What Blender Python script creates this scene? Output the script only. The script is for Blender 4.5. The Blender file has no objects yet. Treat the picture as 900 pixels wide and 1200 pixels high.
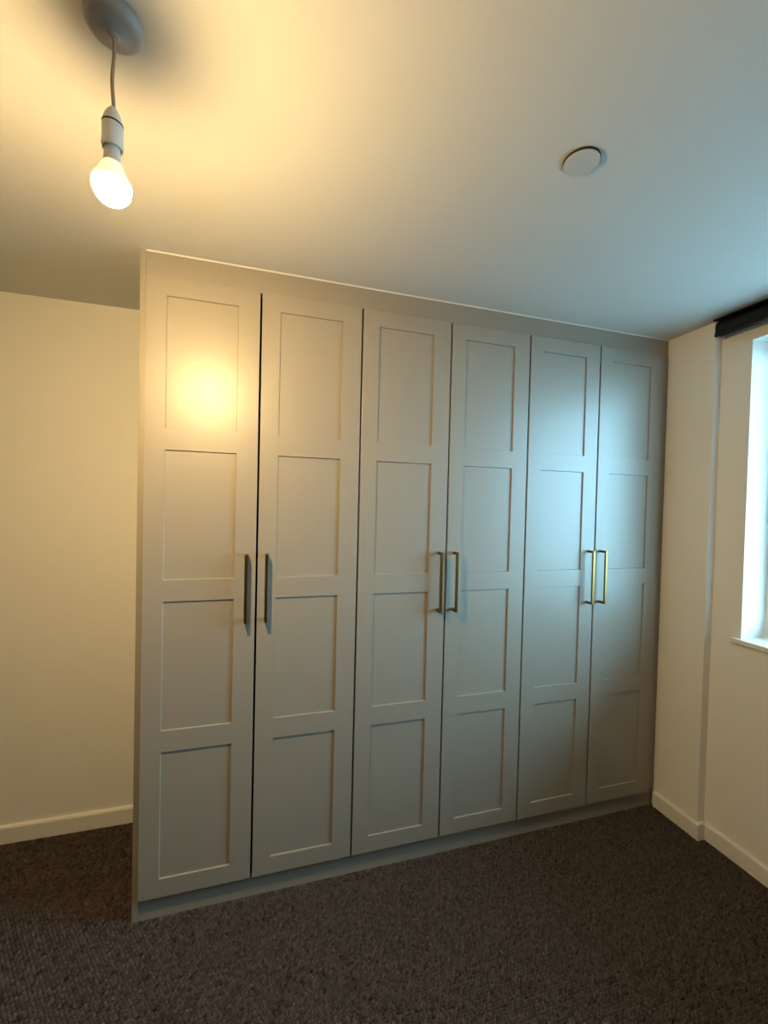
import bpy, bmesh, math, random
import numpy as np
from mathutils import Matrix, Vector

random.seed(7)
rng = np.random.default_rng(7)
SC = bpy.context.scene
COL = SC.collection

# ------------------------------------------------------------------ camera
# world: x runs along the wardrobe, the door fronts lie in y = 0, z is up, metres
cam_d = bpy.data.cameras.new('camera')
cam = bpy.data.objects.new('camera', cam_d)
COL.objects.link(cam)
RIGHT = Vector((0.9597, -0.2797, 0.0241))
FWD = Vector((0.2801, 0.9598, -0.0180)).normalized()
RIGHT = (RIGHT - RIGHT.dot(FWD) * FWD).normalized()
UP = RIGHT.cross(FWD)
m = Matrix.Identity(4)
for i in range(3):
    m[i][0], m[i][1], m[i][2] = RIGHT[i], UP[i], -FWD[i]
m[0][3], m[1][3], m[2][3] = 0.4064, -1.6298, 1.5265
cam.matrix_world = m
cam_d.sensor_fit = 'VERTICAL'
cam_d.sensor_height = 36.0
cam_d.lens = 487.2 / 1200 * 36.0
cam_d.clip_start = 0.02
SC.camera = cam

# ------------------------------------------------------------------ light, exposure
VS = SC.view_settings
VS.view_transform = 'Standard'
VS.look = 'None'
VS.gamma = 1.0
VS.use_curve_mapping = False
VS.exposure = 0.33
BULB = 1520.0            # radiance of the lamp glass
SKY = 23.0               # radiance of the overcast sky

world = bpy.data.worlds.new('overcast_sky')
SC.world = world
world.use_nodes = True
bg = world.node_tree.nodes['Background']
bg.inputs['Color'].default_value = (0.37, 0.74, 1.0, 1)
bg.inputs['Strength'].default_value = SKY

# ------------------------------------------------------------------ sizes
CEIL = 2.4
DOOR_W, ZB, ZT = 0.3881, 0.0874, 2.3101
W6 = DOOR_W * 6
BACK = 0.561            # back wall
PIER_X, PIER_Y = 2.385, -0.207
WALL_X = 2.427          # window wall
LEFT_X, REAR_Y = -2.3, -4.4
WIN_Y0, WIN_Y1, WIN_Z0, WIN_Z1 = -0.333, -1.45, 0.975, 2.278
OUT_X = 2.645            # outer face of the window wall

# portal: emits nothing, only tells the renderer where the sky comes in
pd = bpy.data.lights.new('window_portal', 'AREA')
pd.shape = 'RECTANGLE'
pd.size, pd.size_y = WIN_Z1 - WIN_Z0, WIN_Y0 - WIN_Y1
pd.cycles.is_portal = True
po = bpy.data.objects.new('window_portal', pd)
po.location = (OUT_X + 0.01, (WIN_Y0 + WIN_Y1) / 2, (WIN_Z0 + WIN_Z1) / 2)
po.rotation_euler = (0, math.radians(90), 0)
COL.objects.link(po)


# ------------------------------------------------------------------ materials
def mat(name, color, rough=0.5, metallic=0.0, var=0.0, var_scale=8.0, bump=0.0,
        bump_scale=200.0, spec=0.5, emit=None, emit_s=0.0):
    M = bpy.data.materials.new(name)
    M.use_nodes = True
    nt = M.node_tree
    N, L = nt.nodes, nt.links
    p = N['Principled BSDF']
    p.inputs['Base Color'].default_value = (*color, 1)
    p.inputs['Roughness'].default_value = rough
    p.inputs['Metallic'].default_value = metallic
    p.inputs['Specular IOR Level'].default_value = spec
    tc = N.new('ShaderNodeTexCoord')
    if var:
        n = N.new('ShaderNodeTexNoise')
        n.inputs['Scale'].default_value = var_scale
        n.inputs['Detail'].default_value = 4
        L.new(tc.outputs['Object'], n.inputs['Vector'])
        r = N.new('ShaderNodeMapRange')
        r.inputs['To Min'].default_value = 1 - var
        r.inputs['To Max'].default_value = 1 + var
        L.new(n.outputs['Fac'], r.inputs['Value'])
        h = N.new('ShaderNodeHueSaturation')
        h.inputs['Color'].default_value = (*color, 1)
        L.new(r.outputs['Result'], h.inputs['Value'])
        L.new(h.outputs['Color'], p.inputs['Base Color'])
    if bump:
        n2 = N.new('ShaderNodeTexNoise')
        n2.inputs['Scale'].default_value = bump_scale
        n2.inputs['Detail'].default_value = 3
        L.new(tc.outputs['Object'], n2.inputs['Vector'])
        b = N.new('ShaderNodeBump')
        b.inputs['Strength'].default_value = bump
        b.inputs['Distance'].default_value = 0.002
        L.new(n2.outputs['Fac'], b.inputs['Height'])
        L.new(b.outputs['Normal'], p.inputs['Normal'])
    if emit:
        p.inputs['Emission Color'].default_value = (*emit, 1)
        p.inputs['Emission Strength'].default_value = emit_s
    return M


M_WALL = mat('wall_paint', (0.83, 0.81, 0.755), 0.75, var=0.02, var_scale=3, bump=0.12, bump_scale=260)
M_CEIL = mat('ceiling_paint', (0.64, 0.63, 0.60), 0.8, var=0.015, var_scale=3, bump=0.12, bump_scale=260)
M_TAUPE = mat('taupe_wall_paint', (0.42, 0.38, 0.33), 0.75, var=0.02, var_scale=3, bump=0.12, bump_scale=260)  # for the unseen walls, tone picked dark to cut bounced light
M_TRIM = mat('trim_gloss', (0.80, 0.78, 0.73), 0.4, var=0.02, var_scale=6)
M_DOOR = mat('door_lacquer', (0.29, 0.258, 0.213), 0.40, spec=0.8, var=0.015, var_scale=5, bump=0.02, bump_scale=500)
M_CARC = mat('carcass_board_gap_shade', (0.03, 0.027, 0.024), 0.7, var=0.03, var_scale=10)  # toned near black to put shade into the gaps between doors
M_BRASS = mat('brushed_brass', (0.27, 0.17, 0.055), 0.3, 1.0, var=0.05, var_scale=60)
M_PLAST = mat('white_plastic', (0.78, 0.76, 0.72), 0.4, var=0.01, var_scale=20)
M_ROSE = mat('grey_rose_plastic', (0.40, 0.37, 0.34), 0.35, var=0.02, var_scale=30)
M_PLATE = mat('cover_plate_enamel', (0.56, 0.55, 0.53), 0.45, var=0.01, var_scale=20)
M_GAP = mat('dark_plastic_gap_shade', (0.02, 0.018, 0.016), 0.6, var=0.05)
M_CORD = mat('flex_cord', (0.36, 0.27, 0.17), 0.6, var=0.06, var_scale=300)
M_BLIND = mat('black_blind', (0.005, 0.005, 0.006), 0.6, spec=0.25, var=0.08, var_scale=40, bump=0.1, bump_scale=600)
M_BULB = mat('lit_bulb', (0.9, 0.85, 0.75), 0.4, emit=(1.0, 0.68, 0.29), emit_s=BULB)
M_CAP = mat('frosted_bulb_cap', (0.9, 0.85, 0.75), 0.4, emit=(1.0, 0.70, 0.26), emit_s=1.3)
M_UPVC = mat('window_frame_plastic', (0.80, 0.80, 0.79), 0.35, var=0.01)
M_GROUND = mat('outside_paving', (0.20, 0.20, 0.195), 0.85, var=0.12, var_scale=1.2)


def carpet_mat(bump):
    M = bpy.data.materials.new('carpet_weave' if bump else 'carpet_loop_yarn')
    M.use_nodes = True
    nt = M.node_tree
    N, L = nt.nodes, nt.links
    p = N['Principled BSDF']
    p.inputs['Roughness'].default_value = 0.95
    p.inputs['Specular IOR Level'].default_value = 0.15
    tc = N.new('ShaderNodeTexCoord')
    mp = N.new('ShaderNodeMapping')
    mp.inputs['Scale'].default_value = (110, 85, 60)
    L.new(tc.outputs['Object'], mp.inputs['Vector'])
    n = N.new('ShaderNodeTexNoise')
    n.inputs['Scale'].default_value = 1.0
    n.inputs['Detail'].default_value = 2
    L.new(mp.outputs['Vector'], n.inputs['Vector'])
    at = N.new('ShaderNodeAttribute')
    at.attribute_name = 'shade'
    r = N.new('ShaderNodeValToRGB')
    r.color_ramp.elements[0].position = 0.32 if bump else 0.0
    r.color_ramp.elements[0].color = (0.018, 0.013, 0.012, 1)
    r.color_ramp.elements[1].position = 0.68 if bump else 1.0
    r.color_ramp.elements[1].color = (0.132, 0.103, 0.092, 1)
    L.new(n.outputs['Fac'] if bump else at.outputs['Fac'], r.inputs['Fac'])
    L.new(r.outputs['Color'], p.inputs['Base Color'])
    if bump:
        v = N.new('ShaderNodeTexVoronoi')
        v.inputs['Scale'].default_value = 1.0
        L.new(mp.outputs['Vector'], v.inputs['Vector'])
        b = N.new('ShaderNodeBump')
        b.invert = True
        b.inputs['Strength'].default_value = 0.9
        b.inputs['Distance'].default_value = 0.004
        L.new(v.outputs['Distance'], b.inputs['Height'])
        L.new(b.outputs['Normal'], p.inputs['Normal'])
    return M


M_CARPET = carpet_mat(True)
M_LOOP = carpet_mat(False)

M_GLASS = bpy.data.materials.new('window_glass')
M_GLASS.use_nodes = True
nt = M_GLASS.node_tree
nt.nodes.remove(nt.nodes['Principled BSDF'])
tr = nt.nodes.new('ShaderNodeBsdfTransparent')
tr.inputs['Color'].default_value = (0.95, 0.975, 0.97, 1)
gl = nt.nodes.new('ShaderNodeBsdfGlossy')
gl.inputs['Roughness'].default_value = 0.02
lw = nt.nodes.new('ShaderNodeLayerWeight')     # Schlick reflection of a thin pane
lw.inputs['Blend'].default_value = 0.5
pw = nt.nodes.new('ShaderNodeMath')
pw.operation = 'POWER'
pw.inputs[1].default_value = 5.0
nt.links.new(lw.outputs['Facing'], pw.inputs[0])
fr = nt.nodes.new('ShaderNodeMath')
fr.operation = 'MULTIPLY_ADD'
fr.inputs[1].default_value = 0.96
fr.inputs[2].default_value = 0.04
nt.links.new(pw.outputs[0], fr.inputs[0])
mx = nt.nodes.new('ShaderNodeMixShader')
nt.links.new(fr.outputs[0], mx.inputs[0])
nt.links.new(tr.outputs[0], mx.inputs[1])
nt.links.new(gl.outputs[0], mx.inputs[2])
nt.links.new(mx.outputs[0], nt.nodes['Material Output'].inputs['Surface'])


# ------------------------------------------------------------------ mesh helpers
def box(bm, x0, x1, y0, y1, z0, z1, bev=0.0):
    vs = [bm.verts.new((x, y, z)) for x in (x0, x1) for y in (y0, y1) for z in (z0, z1)]
    idx = [(0, 1, 3, 2), (4, 6, 7, 5), (0, 4, 5, 1), (2, 3, 7, 6), (0, 2, 6, 4), (1, 5, 7, 3)]
    fs = [bm.faces.new([vs[i] for i in f]) for f in idx]
    if bev:
        es = list({e for f in fs for e in f.edges})
        bmesh.ops.bevel(bm, geom=es, offset=bev, segments=2, profile=0.6, affect='EDGES')


def lathe(bm, prof, cx=0, cy=0, n=48):
    """prof: (radius, z) from top to bottom"""
    rings = []
    for r, z in prof:
        if r < 1e-6:
            rings.append([bm.verts.new((cx, cy, z))])
        else:
            rings.append([bm.verts.new((cx + r * math.cos(2 * math.pi * k / n),
                                        cy + r * math.sin(2 * math.pi * k / n), z)) for k in range(n)])
    for a, b in zip(rings, rings[1:]):
        for k in range(n):
            k2 = (k + 1) % n
            if len(a) == 1 and len(b) == 1:
                continue
            if len(a) == 1:
                bm.faces.new((a[0], b[k], b[k2]))
            elif len(b) == 1:
                bm.faces.new((a[k], b[0], a[k2]))
            else:
                bm.faces.new((a[k], b[k], b[k2], a[k2]))


def tube(bm, pts, r, n=12):
    rings = []
    for p in pts:
        rings.append([bm.verts.new((p[0] + r * math.cos(2 * math.pi * k / n),
                                    p[1] + r * math.sin(2 * math.pi * k / n), p[2])) for k in range(n)])
    for a, b in zip(rings, rings[1:]):
        for k in range(n):
            bm.faces.new((a[k], b[k], b[(k + 1) % n], a[(k + 1) % n]))
    bm.faces.new(rings[0])
    bm.faces.new(list(reversed(rings[-1])))


def obj(name, bm, material, parent=None, smooth=False, angle=40):
    bmesh.ops.recalc_face_normals(bm, faces=bm.faces)
    me = bpy.data.meshes.new(name)
    bm.to_mesh(me)
    bm.free()
    me.materials.append(material)
    if smooth:
        for p in me.polygons:
            p.use_smooth = True
        me.set_sharp_from_angle(angle=math.radians(angle))
    o = bpy.data.objects.new(name, me)
    COL.objects.link(o)
    if parent is not None:
        o.parent = parent
    return o


def tag(o, label, cat, group=None, kind=None):
    o['label'] = label
    o['category'] = cat
    if group:
        o['group'] = group
    if kind:
        o['kind'] = kind
    return o


def thing(name, label, cat, loc=(0, 0, 0), group=None):
    o = bpy.data.objects.new(name, None)
    o.empty_display_size = 0.1
    o.location = loc
    COL.objects.link(o)
    return tag(o, label, cat, group)


def struct(name, bm, material, label, cat, smooth=False):
    o = obj(name, bm, material, smooth=smooth)
    return tag(o, label, cat, kind='structure')


def boxes(*bs, bev=0.0):
    bm = bmesh.new()
    for b in bs:
        box(bm, *b, bev=bev)
    return bm


# ------------------------------------------------------------------ room shell
FLOOR = struct('floor', boxes((LEFT_X - .1, OUT_X, REAR_Y - .1, BACK + .1, -0.12, 0.0)), M_CARPET,
               'dark brown loop pile carpet covering the bedroom floor', 'floor')
struct('ceiling', boxes((LEFT_X - .1, OUT_X, REAR_Y - .1, BACK + .1, CEIL, CEIL + 0.12)), M_CEIL,
       'white painted ceiling above the wardrobes and pendant lamp', 'ceiling')
struct('wall_back', boxes((LEFT_X - .1, OUT_X, BACK, BACK + .1, 0, CEIL)), M_WALL,
       'cream white wall behind and beside the wardrobe end panel', 'wall')
struct('wall_left', boxes((LEFT_X - .1, LEFT_X, REAR_Y - .1, BACK, 0, CEIL)), M_TAUPE,
       'plain taupe wall opposite the window', 'wall')
struct('wall_front', boxes((LEFT_X, OUT_X, REAR_Y - .1, REAR_Y, 0, CEIL)), M_TAUPE,
       'plain taupe wall facing the wardrobe doors', 'wall')
struct('wall_right', boxes(
    (PIER_X, OUT_X, PIER_Y, BACK, 0, CEIL),
    (WALL_X, OUT_X, WIN_Y0, PIER_Y, 0, CEIL),
    (WALL_X, OUT_X, REAR_Y, WIN_Y1, 0, CEIL),
    (WALL_X, OUT_X, WIN_Y1, WIN_Y0, 0, WIN_Z0 - .022),
    (WALL_X, OUT_X, WIN_Y1, WIN_Y0, WIN_Z1, CEIL)), M_WALL,
    'white window wall with a shallow pier next to the wardrobe', 'wall')


def skirt_profile(bm, a, b, inward, h=0.076, t=0.015):
    """skirting board along a -> b (xy), thickness towards 'inward'"""
    prof = [(0, 0), (t, 0), (t, h - .009), (t - .003, h - .003), (t - .007, h), (0, h)]
    ra, rb = [], []
    for d, z in prof:
        ra.append(bm.verts.new((a[0] + inward[0] * d, a[1] + inward[1] * d, z)))
        rb.append(bm.verts.new((b[0] + inward[0] * d, b[1] + inward[1] * d, z)))
    n = len(prof)
    for i in range(n):
        bm.faces.new((ra[i], ra[(i + 1) % n], rb[(i + 1) % n], rb[i]))
    bm.faces.new(ra)
    bm.faces.new(list(reversed(rb)))


bm = bmesh.new()
skirt_profile(bm, (LEFT_X, BACK), (-0.019, BACK), (0, -1))
struct('baseboard_back', bm, M_TRIM, 'white skirting board along the wall beside the wardrobe end panel', 'baseboard')
bm = bmesh.new()
skirt_profile(bm, (PIER_X, 0.012), (PIER_X, PIER_Y - .015), (-1, 0))
skirt_profile(bm, (PIER_X - .0, PIER_Y), (WALL_X, PIER_Y), (0, -1))
skirt_profile(bm, (WALL_X, PIER_Y - .0), (WALL_X, REAR_Y), (-1, 0))
struct('baseboard_right', bm, M_TRIM, 'white skirting board stepping around the pier below the window', 'baseboard')
bm = bmesh.new()
skirt_profile(bm, (LEFT_X, BACK - .015), (LEFT_X, REAR_Y), (1, 0))
struct('baseboard_left', bm, M_TRIM, 'white skirting board on the wall opposite the window', 'baseboard')
bm = bmesh.new()
skirt_profile(bm, (LEFT_X + .015, REAR_Y), (WALL_X - .015, REAR_Y), (0, 1))
struct('baseboard_front', bm, M_TRIM, 'white skirting board on the wall facing the wardrobe', 'baseboard')

# window: frame, mullion, panes and sill
FX0, FX1 = 2.575, 2.635
bm = boxes((FX0, FX1, WIN_Y1, WIN_Y1 + .06, WIN_Z0, WIN_Z1), (FX0, FX1, WIN_Y0 - .06, WIN_Y0, WIN_Z0, WIN_Z1),
           (FX0, FX1, WIN_Y1 + .06, WIN_Y0 - .06, WIN_Z0, WIN_Z0 + .06),
           (FX0, FX1, WIN_Y1 + .06, WIN_Y0 - .06, WIN_Z1 - .06, WIN_Z1))
WIN = struct('window_1', bm, M_UPVC, 'white framed window with two panes above the sill', 'window')
YM = (WIN_Y0 + WIN_Y1) / 2
obj('mullion', boxes((FX0, FX1, YM - .035, YM + .035, WIN_Z0 + .06, WIN_Z1 - .06), bev=.003), M_UPVC, WIN)
obj('pane', boxes((2.600, 2.608, WIN_Y1 + .06, YM - .035, WIN_Z0 + .06, WIN_Z1 - .06)), M_GLASS, WIN)
obj('pane', boxes((2.600, 2.608, YM + .035, WIN_Y0 - .06, WIN_Z0 + .06, WIN_Z1 - .06)), M_GLASS, WIN)
bm = boxes((WALL_X, FX0, WIN_Y1, WIN_Y0, WIN_Z0 - .022, WIN_Z0),
           (WALL_X - .018, WALL_X, WIN_Y1 - .035, WIN_Y0 + .035, WIN_Z0 - .022, WIN_Z0), bev=.0025)
obj('window_sill', bm, M_TRIM, WIN)

tag(obj('paving', boxes((OUT_X + .1, 60, -40, 40, -3.3, -3.2)), M_GROUND),
    'grey paved ground far below the window', 'ground', kind='structure')

tag(obj('sky_blocker_slab', boxes((OUT_X, OUT_X + 1.05, -5.0, 3.0, 2.55, 2.75)), M_GROUND),
    'added unseen grey balcony slab outside above the window', 'blocker', kind='structure')  # unseen slab, added to block light from the high sky

# ------------------------------------------------------------------ carpet loops (real pile, past counting)
PX, PY = 0.0122, 0.0094


def loops():
    xs = np.arange(LEFT_X + .02, WALL_X - .026, PX)
    ys = np.arange(-1.75, BACK - .02, PY)
    gx, gy = np.meshgrid(xs, ys)
    gy_i = np.arange(len(ys))[:, None]
    gx = gx + (gy_i % 2) * PX * 0.5
    gx = gx.ravel(); gy = gy.ravel()
    inside = (gx > -0.027) & (gy > 0.012)
    pier = (gx > PIER_X - .02) & (gy > PIER_Y - .022)
    keep = ~(inside | pier)
    gx, gy = gx[keep], gy[keep]
    n = len(gx)
    gx += rng.normal(0, .0009, n); gy += rng.normal(0, .0007, n)
    h = rng.normal(.0082, .0008, n)
    ang = rng.normal(0.60, .10, n)
    # one loop: base ring 6, middle ring 6, crown 1
    t = np.arange(6) / 6 * 2 * np.pi
    a, b = .0061, .0037
    ring = np.stack([a * np.cos(t), b * np.sin(t)], 1)
    base = np.concatenate([ring, ring * 0.78, [[0, 0]]])
    zf = np.array([-.15] * 6 + [.72] * 6 + [1.0])
    ca, sa = np.cos(ang), np.sin(ang)
    V = np.empty((n, 13, 3), np.float32)
    V[:, :, 0] = gx[:, None] + ca[:, None] * base[:, 0] - sa[:, None] * base[:, 1]
    V[:, :, 1] = gy[:, None] + sa[:, None] * base[:, 0] + ca[:, None] * base[:, 1]
    V[:, :, 2] = h[:, None] * zf
    tri = []
    for k in range(6):
        j = (k + 1) % 6
        tri += [(k, j, 6 + j), (k, 6 + j, 6 + k), (6 + k, 6 + j, 12)]
    tri = np.array(tri, np.int32)
    F = (tri[None] + (np.arange(n, dtype=np.int32) * 13)[:, None, None]).reshape(-1)
    me = bpy.data.meshes.new('carpet_loops')
    me.vertices.add(n * 13)
    me.vertices.foreach_set('co', V.reshape(-1))
    me.loops.add(len(F))
    me.loops.foreach_set('vertex_index', F)
    nf = len(F) // 3
    me.polygons.add(nf)
    me.polygons.foreach_set('loop_start', np.arange(nf, dtype=np.int32) * 3)
    me.polygons.foreach_set('use_smooth', np.ones(nf, bool))
    me.update()
    me.validate()
    at = me.attributes.new('shade', 'FLOAT', 'POINT')
    at.data.foreach_set('value', np.repeat(np.clip(rng.normal(.5, .17, n), 0, 1), 13).astype(np.float32))
    me.materials.append(M_LOOP)
    o = bpy.data.objects.new('carpet_loops', me)
    COL.objects.link(o)
    o.parent = FLOOR
    o['kind'] = 'stuff'
    return o


loops()

# ------------------------------------------------------------------ wardrobes
GAP = 0.0074
PX0, PX1 = 0.0705, 0.3095                       # panel edges inside a door
PZ = [(0.158, 0.620), (0.6965, 1.162), (1.239, 1.702), (1.778, 2.2415)]
T = 0.019                                       # door thickness
REC = 0.0060                                    # panel recess
CH = 0.0016                                     # sloped step of the panel edge


def door_frame_bm():
    """door leaf in local coordinates: x 0..DOOR_W, front y = 0, holes where panels sit"""
    bm = bmesh.new()
    x0, x1 = GAP / 2, DOOR_W - GAP / 2
    z0, z1 = ZB + GAP / 2, ZT - GAP / 2
    e = 0.0014
    X = [x0 + e, PX0, PX1, x1 - e]
    Z = [z0 + e] + [v for p in PZ for v in p] + [z1 - e]
    g = {}
    for i, x in enumerate(X):
        for k, z in enumerate(Z):
            g[i, k] = bm.verts.new((x, 0, z))
    for i in range(3):
        for k in range(len(Z) - 1):
            if i == 1 and k % 2 == 1:
                # sloped step down to the panel
                o = [g[1, k], g[2, k], g[2, k + 1], g[1, k + 1]]
                q = [bm.verts.new((PX0 + CH, REC, Z[k] + CH)), bm.verts.new((PX1 - CH, REC, Z[k] + CH)),
                     bm.verts.new((PX1 - CH, REC, Z[k + 1] - CH)), bm.verts.new((PX0 + CH, REC, Z[k + 1] - CH))]
                r = [bm.verts.new((v.co.x, T, v.co.z)) for v in q]
                for j in range(4):
                    j2 = (j + 1) % 4
                    bm.faces.new((o[j], o[j2], q[j2], q[j]))
                    bm.faces.new((q[j], q[j2], r[j2], r[j]))
            else:
                bm.faces.new((g[i, k], g[i + 1, k], g[i + 1, k + 1], g[i, k + 1]))
    # outer edge: small round-over then the edge of the leaf and the back
    nz = len(Z) - 1
    loop = [g[i, 0] for i in range(4)] + [g[3, k] for k in range(1, nz + 1)] + \
           [g[i, nz] for i in (2, 1, 0)] + [g[0, k] for k in range(nz - 1, 0, -1)]

    def off(v, y, s):
        c = v.co
        x, z = c.x, c.z
        if abs(x - X[0]) < 1e-7: x -= s
        if abs(x - X[3]) < 1e-7: x += s
        if abs(z - Z[0]) < 1e-7: z -= s
        if abs(z - Z[-1]) < 1e-7: z += s
        return bm.verts.new((x, y, z))
    l1 = [off(v, e * .35, e * .7) for v in loop]
    l2 = [off(v, e, e) for v in loop]
    l3 = [off(v, T, e) for v in loop]
    n = len(loop)
    for A, B in ((loop, l1), (l1, l2), (l2, l3)):
        for j in range(n):
            bm.faces.new((A[j], A[(j + 1) % n], B[(j + 1) % n], B[j]))
    return bm


def panel_bm(k):
    z0, z1 = PZ[k]
    return boxes((PX0 + CH - .0002, PX1 - CH + .0002, REC + .0001, T, z0 + CH - .0002, z1 - CH + .0002))


HZ0, HZ1, HS, HW = 1.078, 1.332, 0.039, 0.0112   # handle bottom, top, stand-off, bar width


def handle_bm(cx):
    bm = bmesh.new()
    w = HW / 2
    # one continuous D: outline extruded across the width
    pts = [(0, HZ0), (-HS, HZ0), (-HS, HZ1), (0, HZ1), (0, HZ1 - HW), (-HS + .009, HZ1 - HW),
           (-HS + .009, HZ0 + HW), (0, HZ0 + HW)]
    A = [bm.verts.new((cx - w, y, z)) for y, z in pts]
    B = [bm.verts.new((cx + w, y, z)) for y, z in pts]
    n = len(pts)
    for i in range(n):
        bm.faces.new((A[i], A[(i + 1) % n], B[(i + 1) % n], B[i]))
    bm.faces.new(A)
    bm.faces.new(list(reversed(B)))
    bmesh.ops.recalc_face_normals(bm, faces=bm.faces)
    es = [e for e in bm.edges]
    bmesh.ops.bevel(bm, geom=es, offset=.0009, segments=2, profile=.6, affect='EDGES')
    return bm


def carcass_bm():
    w = DOOR_W * 2
    t, y0, y1, b = .018, T + .007, BACK - .004, ZB
    return boxes((.0005, t, y0, y1, b, ZT), (w - t, w - .0005, y0, y1, b, ZT),
                 (t, w - t, y0, y1, b, b + t), (t, w - t, y0, y1, ZT - t, ZT),
                 (t, w - t, y1 - .008, y1, b + t, ZT - t), (t, w - t, y0 + .05, y1 - .008, 1.95, 1.968))


def new_mesh_obj(name, data, material, parent):
    o = bpy.data.objects.new(name, data)
    COL.objects.link(o)
    o.parent = parent
    return o


def mesh_of(bm, name, material):
    bmesh.ops.recalc_face_normals(bm, faces=bm.faces)
    me = bpy.data.meshes.new(name)
    bm.to_mesh(me)
    bm.free()
    me.materials.append(material)
    return me


ME_FRAME = mesh_of(door_frame_bm(), 'door', M_DOOR)
ME_PANEL = [mesh_of(panel_bm(k), 'panel', M_DOOR) for k in range(4)]
HOFF = 0.036
ME_HL = mesh_of(handle_bm(DOOR_W - HOFF), 'handle', M_BRASS)
ME_HR = mesh_of(handle_bm(HOFF), 'handle', M_BRASS)
ME_CARC = mesh_of(carcass_bm(), 'carcass', M_CARC)
LAB = ['pale grey panelled double wardrobe against the end panel, under the pendant bulb',
       'pale grey panelled double wardrobe in the middle, between two matching wardrobes',
       'pale grey panelled double wardrobe beside the window wall, tinted blue by daylight']
for u in range(3):
    w = thing('wardrobe', LAB[u], 'wardrobe', (u * 2 * DOOR_W, 0, 0), 'three fitted double wardrobes in a row')
    new_mesh_obj('carcass', ME_CARC, M_CARC, w)
    for s in range(2):
        d = new_mesh_obj('door', ME_FRAME, M_DOOR, w)
        d.location.x = s * DOOR_W
        for k in range(4):
            new_mesh_obj('panel', ME_PANEL[k], M_DOOR, d)
        h = new_mesh_obj('handle', ME_HL if s == 0 else ME_HR, M_BRASS, d)
        h['label'] = 'square brass bar handle'

tag(obj('end_panel', boxes((-.019, -.0005, .020, BACK - .001, 0, CEIL - .001), bev=.001), M_DOOR),
    'tall grey end panel closing the open side of the wardrobes', 'panel')
tag(obj('plinth', boxes((0, PIER_X - .016, .024, .042, 0, ZB - .001),
                        (0, .018, .042, BACK - .01, 0, ZB - .001),
                        (PIER_X - .034, PIER_X - .016, .042, BACK - .01, 0, ZB - .001),
                        (.018, PIER_X - .034, BACK - .028, BACK - .01, 0, ZB - .001)), M_DOOR),
    'long low grey plinth board below the wardrobe doors', 'plinth')
tag(obj('cornice_panel', boxes((0, PIER_X - .001, .025, .042, ZT + .0015, CEIL - .004), bev=.001), M_DOOR),
    'long grey filler panel between the wardrobe tops and the ceiling', 'filler panel')
tag(obj('filler_strip', boxes((W6 + .0015, PIER_X - .001, .022, .040, ZB + .001, ZT), bev=.001), M_DOOR),
    'narrow grey filler strip between the last wardrobe and the window wall', 'filler strip')
struct('trim_1', boxes((-.0015, PIER_X, .0205, .0295, CEIL - .0042, CEIL), bev=.001), M_TRIM,
       'thin white sealant bead along the ceiling above the wardrobes', 'sealant')

# ------------------------------------------------------------------ pendant lamp
LX, LY = 0.129, -0.740
lamp = thing('pendant_lamp', 'bare lit bulb hanging on a short cord from a round ceiling rose', 'lamp', (LX, LY, CEIL))
lamp.location.z = CEIL


def lp(name, prof, material, parent=lamp, n=48):
    bm = bmesh.new()
    lathe(bm, prof, n=n)
    return obj(name, bm, material, parent, smooth=True)


lp('ceiling_rose', [(0, 0), (.0475, 0), (.0475, -.006), (.0465, -.014), (.042, -.020), (.034, -.0235),
                    (.012, -.026), (.0075, -.030), (.006, -.032), (0, -.032)], M_ROSE)
bm = bmesh.new()
tube(bm, [(0.0012 * math.sin(k * .55), 0.001 * math.cos(k * .4), -.030 - k * .0095) for k in range(15)], .0032)
obj('cord', bm, M_CORD, lamp, smooth=True)
HTOP = -.158
hold = lp('lampholder', [(0, HTOP), (.005, HTOP), (.008, HTOP - .004), (.0125, HTOP - .012), (.0158, HTOP - .022),
                         (.0168, HTOP - .030), (.0172, HTOP - .0305), (.0172, HTOP - .062), (.0178, HTOP - .066),
                         (.0178, HTOP - .074), (.0150, HTOP - .074), (.0150, HTOP - .060), (0, HTOP - .060)], M_PLAST)
lp('seam_ring', [(.0168, HTOP - .0295), (.0176, HTOP - .0295), (.0176, HTOP - .0325), (.0168, HTOP - .0325)],
   M_GAP, hold)
lp('bulb_neck', [(0, HTOP - .060), (.0128, HTOP - .060), (.0128, HTOP - .078), (.0135, HTOP - .092), (.0160, HTOP - .102),
                 (0, HTOP - .102)], M_PLAST)
BC = HTOP - .143                                 # bulb centre
R = .0315
CUT = 11                                          # the lamp glass starts this many degrees above the equator
cap = [(.0160, HTOP - .102), (.0195, HTOP - .111), (.0238, HTOP - .119)]
for a in (33, 24, CUT):
    cap.append(((R + .0006) * math.cos(math.radians(a)), BC + R * math.sin(math.radians(a))))
cap.append((R - .003, cap[-1][1]))
lp('bulb_cap', cap, M_CAP)['label'] = 'frosted upper half of the bulb, glowing less'
prof = [(R * math.cos(math.radians(a)), BC + R * math.sin(math.radians(a)))
        for a in np.linspace(CUT, -84, 12)]
prof.append((0, BC - R))
lp('bulb', prof, M_BULB)['label'] = 'glowing warm white bulb glass'

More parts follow.
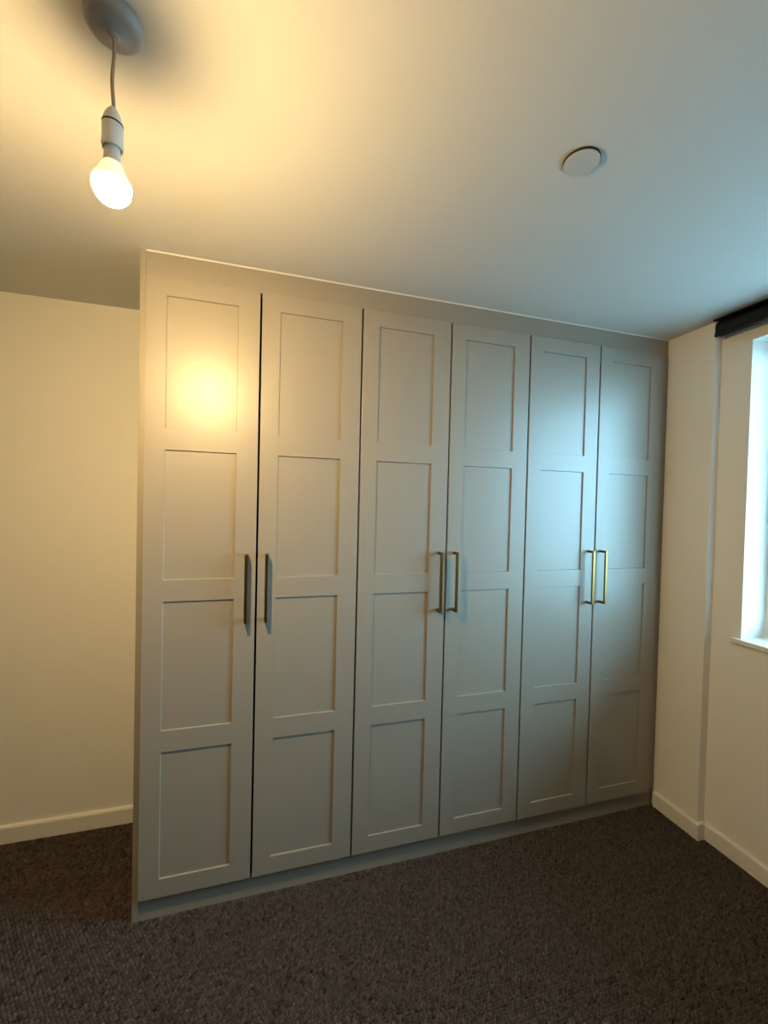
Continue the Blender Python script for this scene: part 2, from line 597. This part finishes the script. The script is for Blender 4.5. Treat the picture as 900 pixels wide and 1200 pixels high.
# ------------------------------------------------------------------ flush ceiling disc
disc = thing('ceiling_disc', 'flat round white cover disc on the ceiling, away from the lamp', 'ceiling disc',
             (1.158, -.746, CEIL))
bm = bmesh.new()
lathe(bm, [(0, 0), (.0436, 0), (.0436, -.0045), (0, -.0045)], n=64)
obj('gap_shade_collar', bm, M_GAP, disc, smooth=True)  # dark rim draws the shade in the gap between plate and ceiling
bm = bmesh.new()
lathe(bm, [(0, -.0045), (.0415, -.0045), (.0422, -.0050), (.0422, -.0062), (.0416, -.0068), (0, -.0070)], n=64)
obj('cover_plate', bm, M_PLATE, disc, smooth=True)

# ------------------------------------------------------------------ roller blind over the window
BY0, BY1 = PIER_Y - .006, WIN_Y1 - .10
bl = thing('roller_blind', 'black rolled up roller blind above the window, tight under the ceiling', 'blind',
           (WALL_X, (BY0 + BY1) / 2, 2.32))


def ext_y(bm, prof, y0, y1):
    A = [bm.verts.new((x, y0, z)) for x, z in prof]
    B = [bm.verts.new((x, y1, z)) for x, z in prof]
    n = len(prof)
    for i in range(n):
        bm.faces.new((A[i], A[(i + 1) % n], B[(i + 1) % n], B[i]))
    bm.faces.new(A)
    bm.faces.new(list(reversed(B)))


def blpart(name, prof, y0, y1, material, smooth=True):
    bm = bmesh.new()
    ext_y(bm, [(x, z - 2.32) for x, z in prof], y0 - bl.location.y, y1 - bl.location.y)
    bmesh.ops.translate(bm, verts=bm.verts, vec=(0, 0, 0))
    return obj(name, [bm][0], material, bl, smooth=smooth)


CXR, CZR, RR = -.040, 2.358, .033
roll = [(CXR + RR * math.cos(2 * math.pi * k / 40), CZR + RR * math.sin(2 * math.pi * k / 40)) for k in range(40)]
blpart('fabric_roll', roll, BY1 + .01, BY0 - .012, M_BLIND)
blpart('head_rail', [(-.076, 2.392), (-.002, 2.392), (-.002, 2.398), (-.076, 2.398)], BY1, BY0 - .004, M_BLIND, False)
blpart('hem_bar', [(-.079, 2.318), (-.071, 2.316), (-.069, 2.334), (-.077, 2.336)], BY1 + .012, BY0 - .014, M_BLIND, False)
blpart('fabric_drop', [(-.0745, 2.334), (-.0725, 2.334), (-.0715, 2.362), (-.0735, 2.362)], BY1 + .012, BY0 - .014,
       M_BLIND, False)
brk = [(0, 2.322), (-.050, 2.322), (-.066, 2.336), (-.066, 2.392), (0, 2.392)]
blpart('bracket', brk, BY0 - .009, BY0 - .003, M_PLAST, False)
blpart('bracket', brk, BY1 + .003, BY1 + .009, M_PLAST, False)
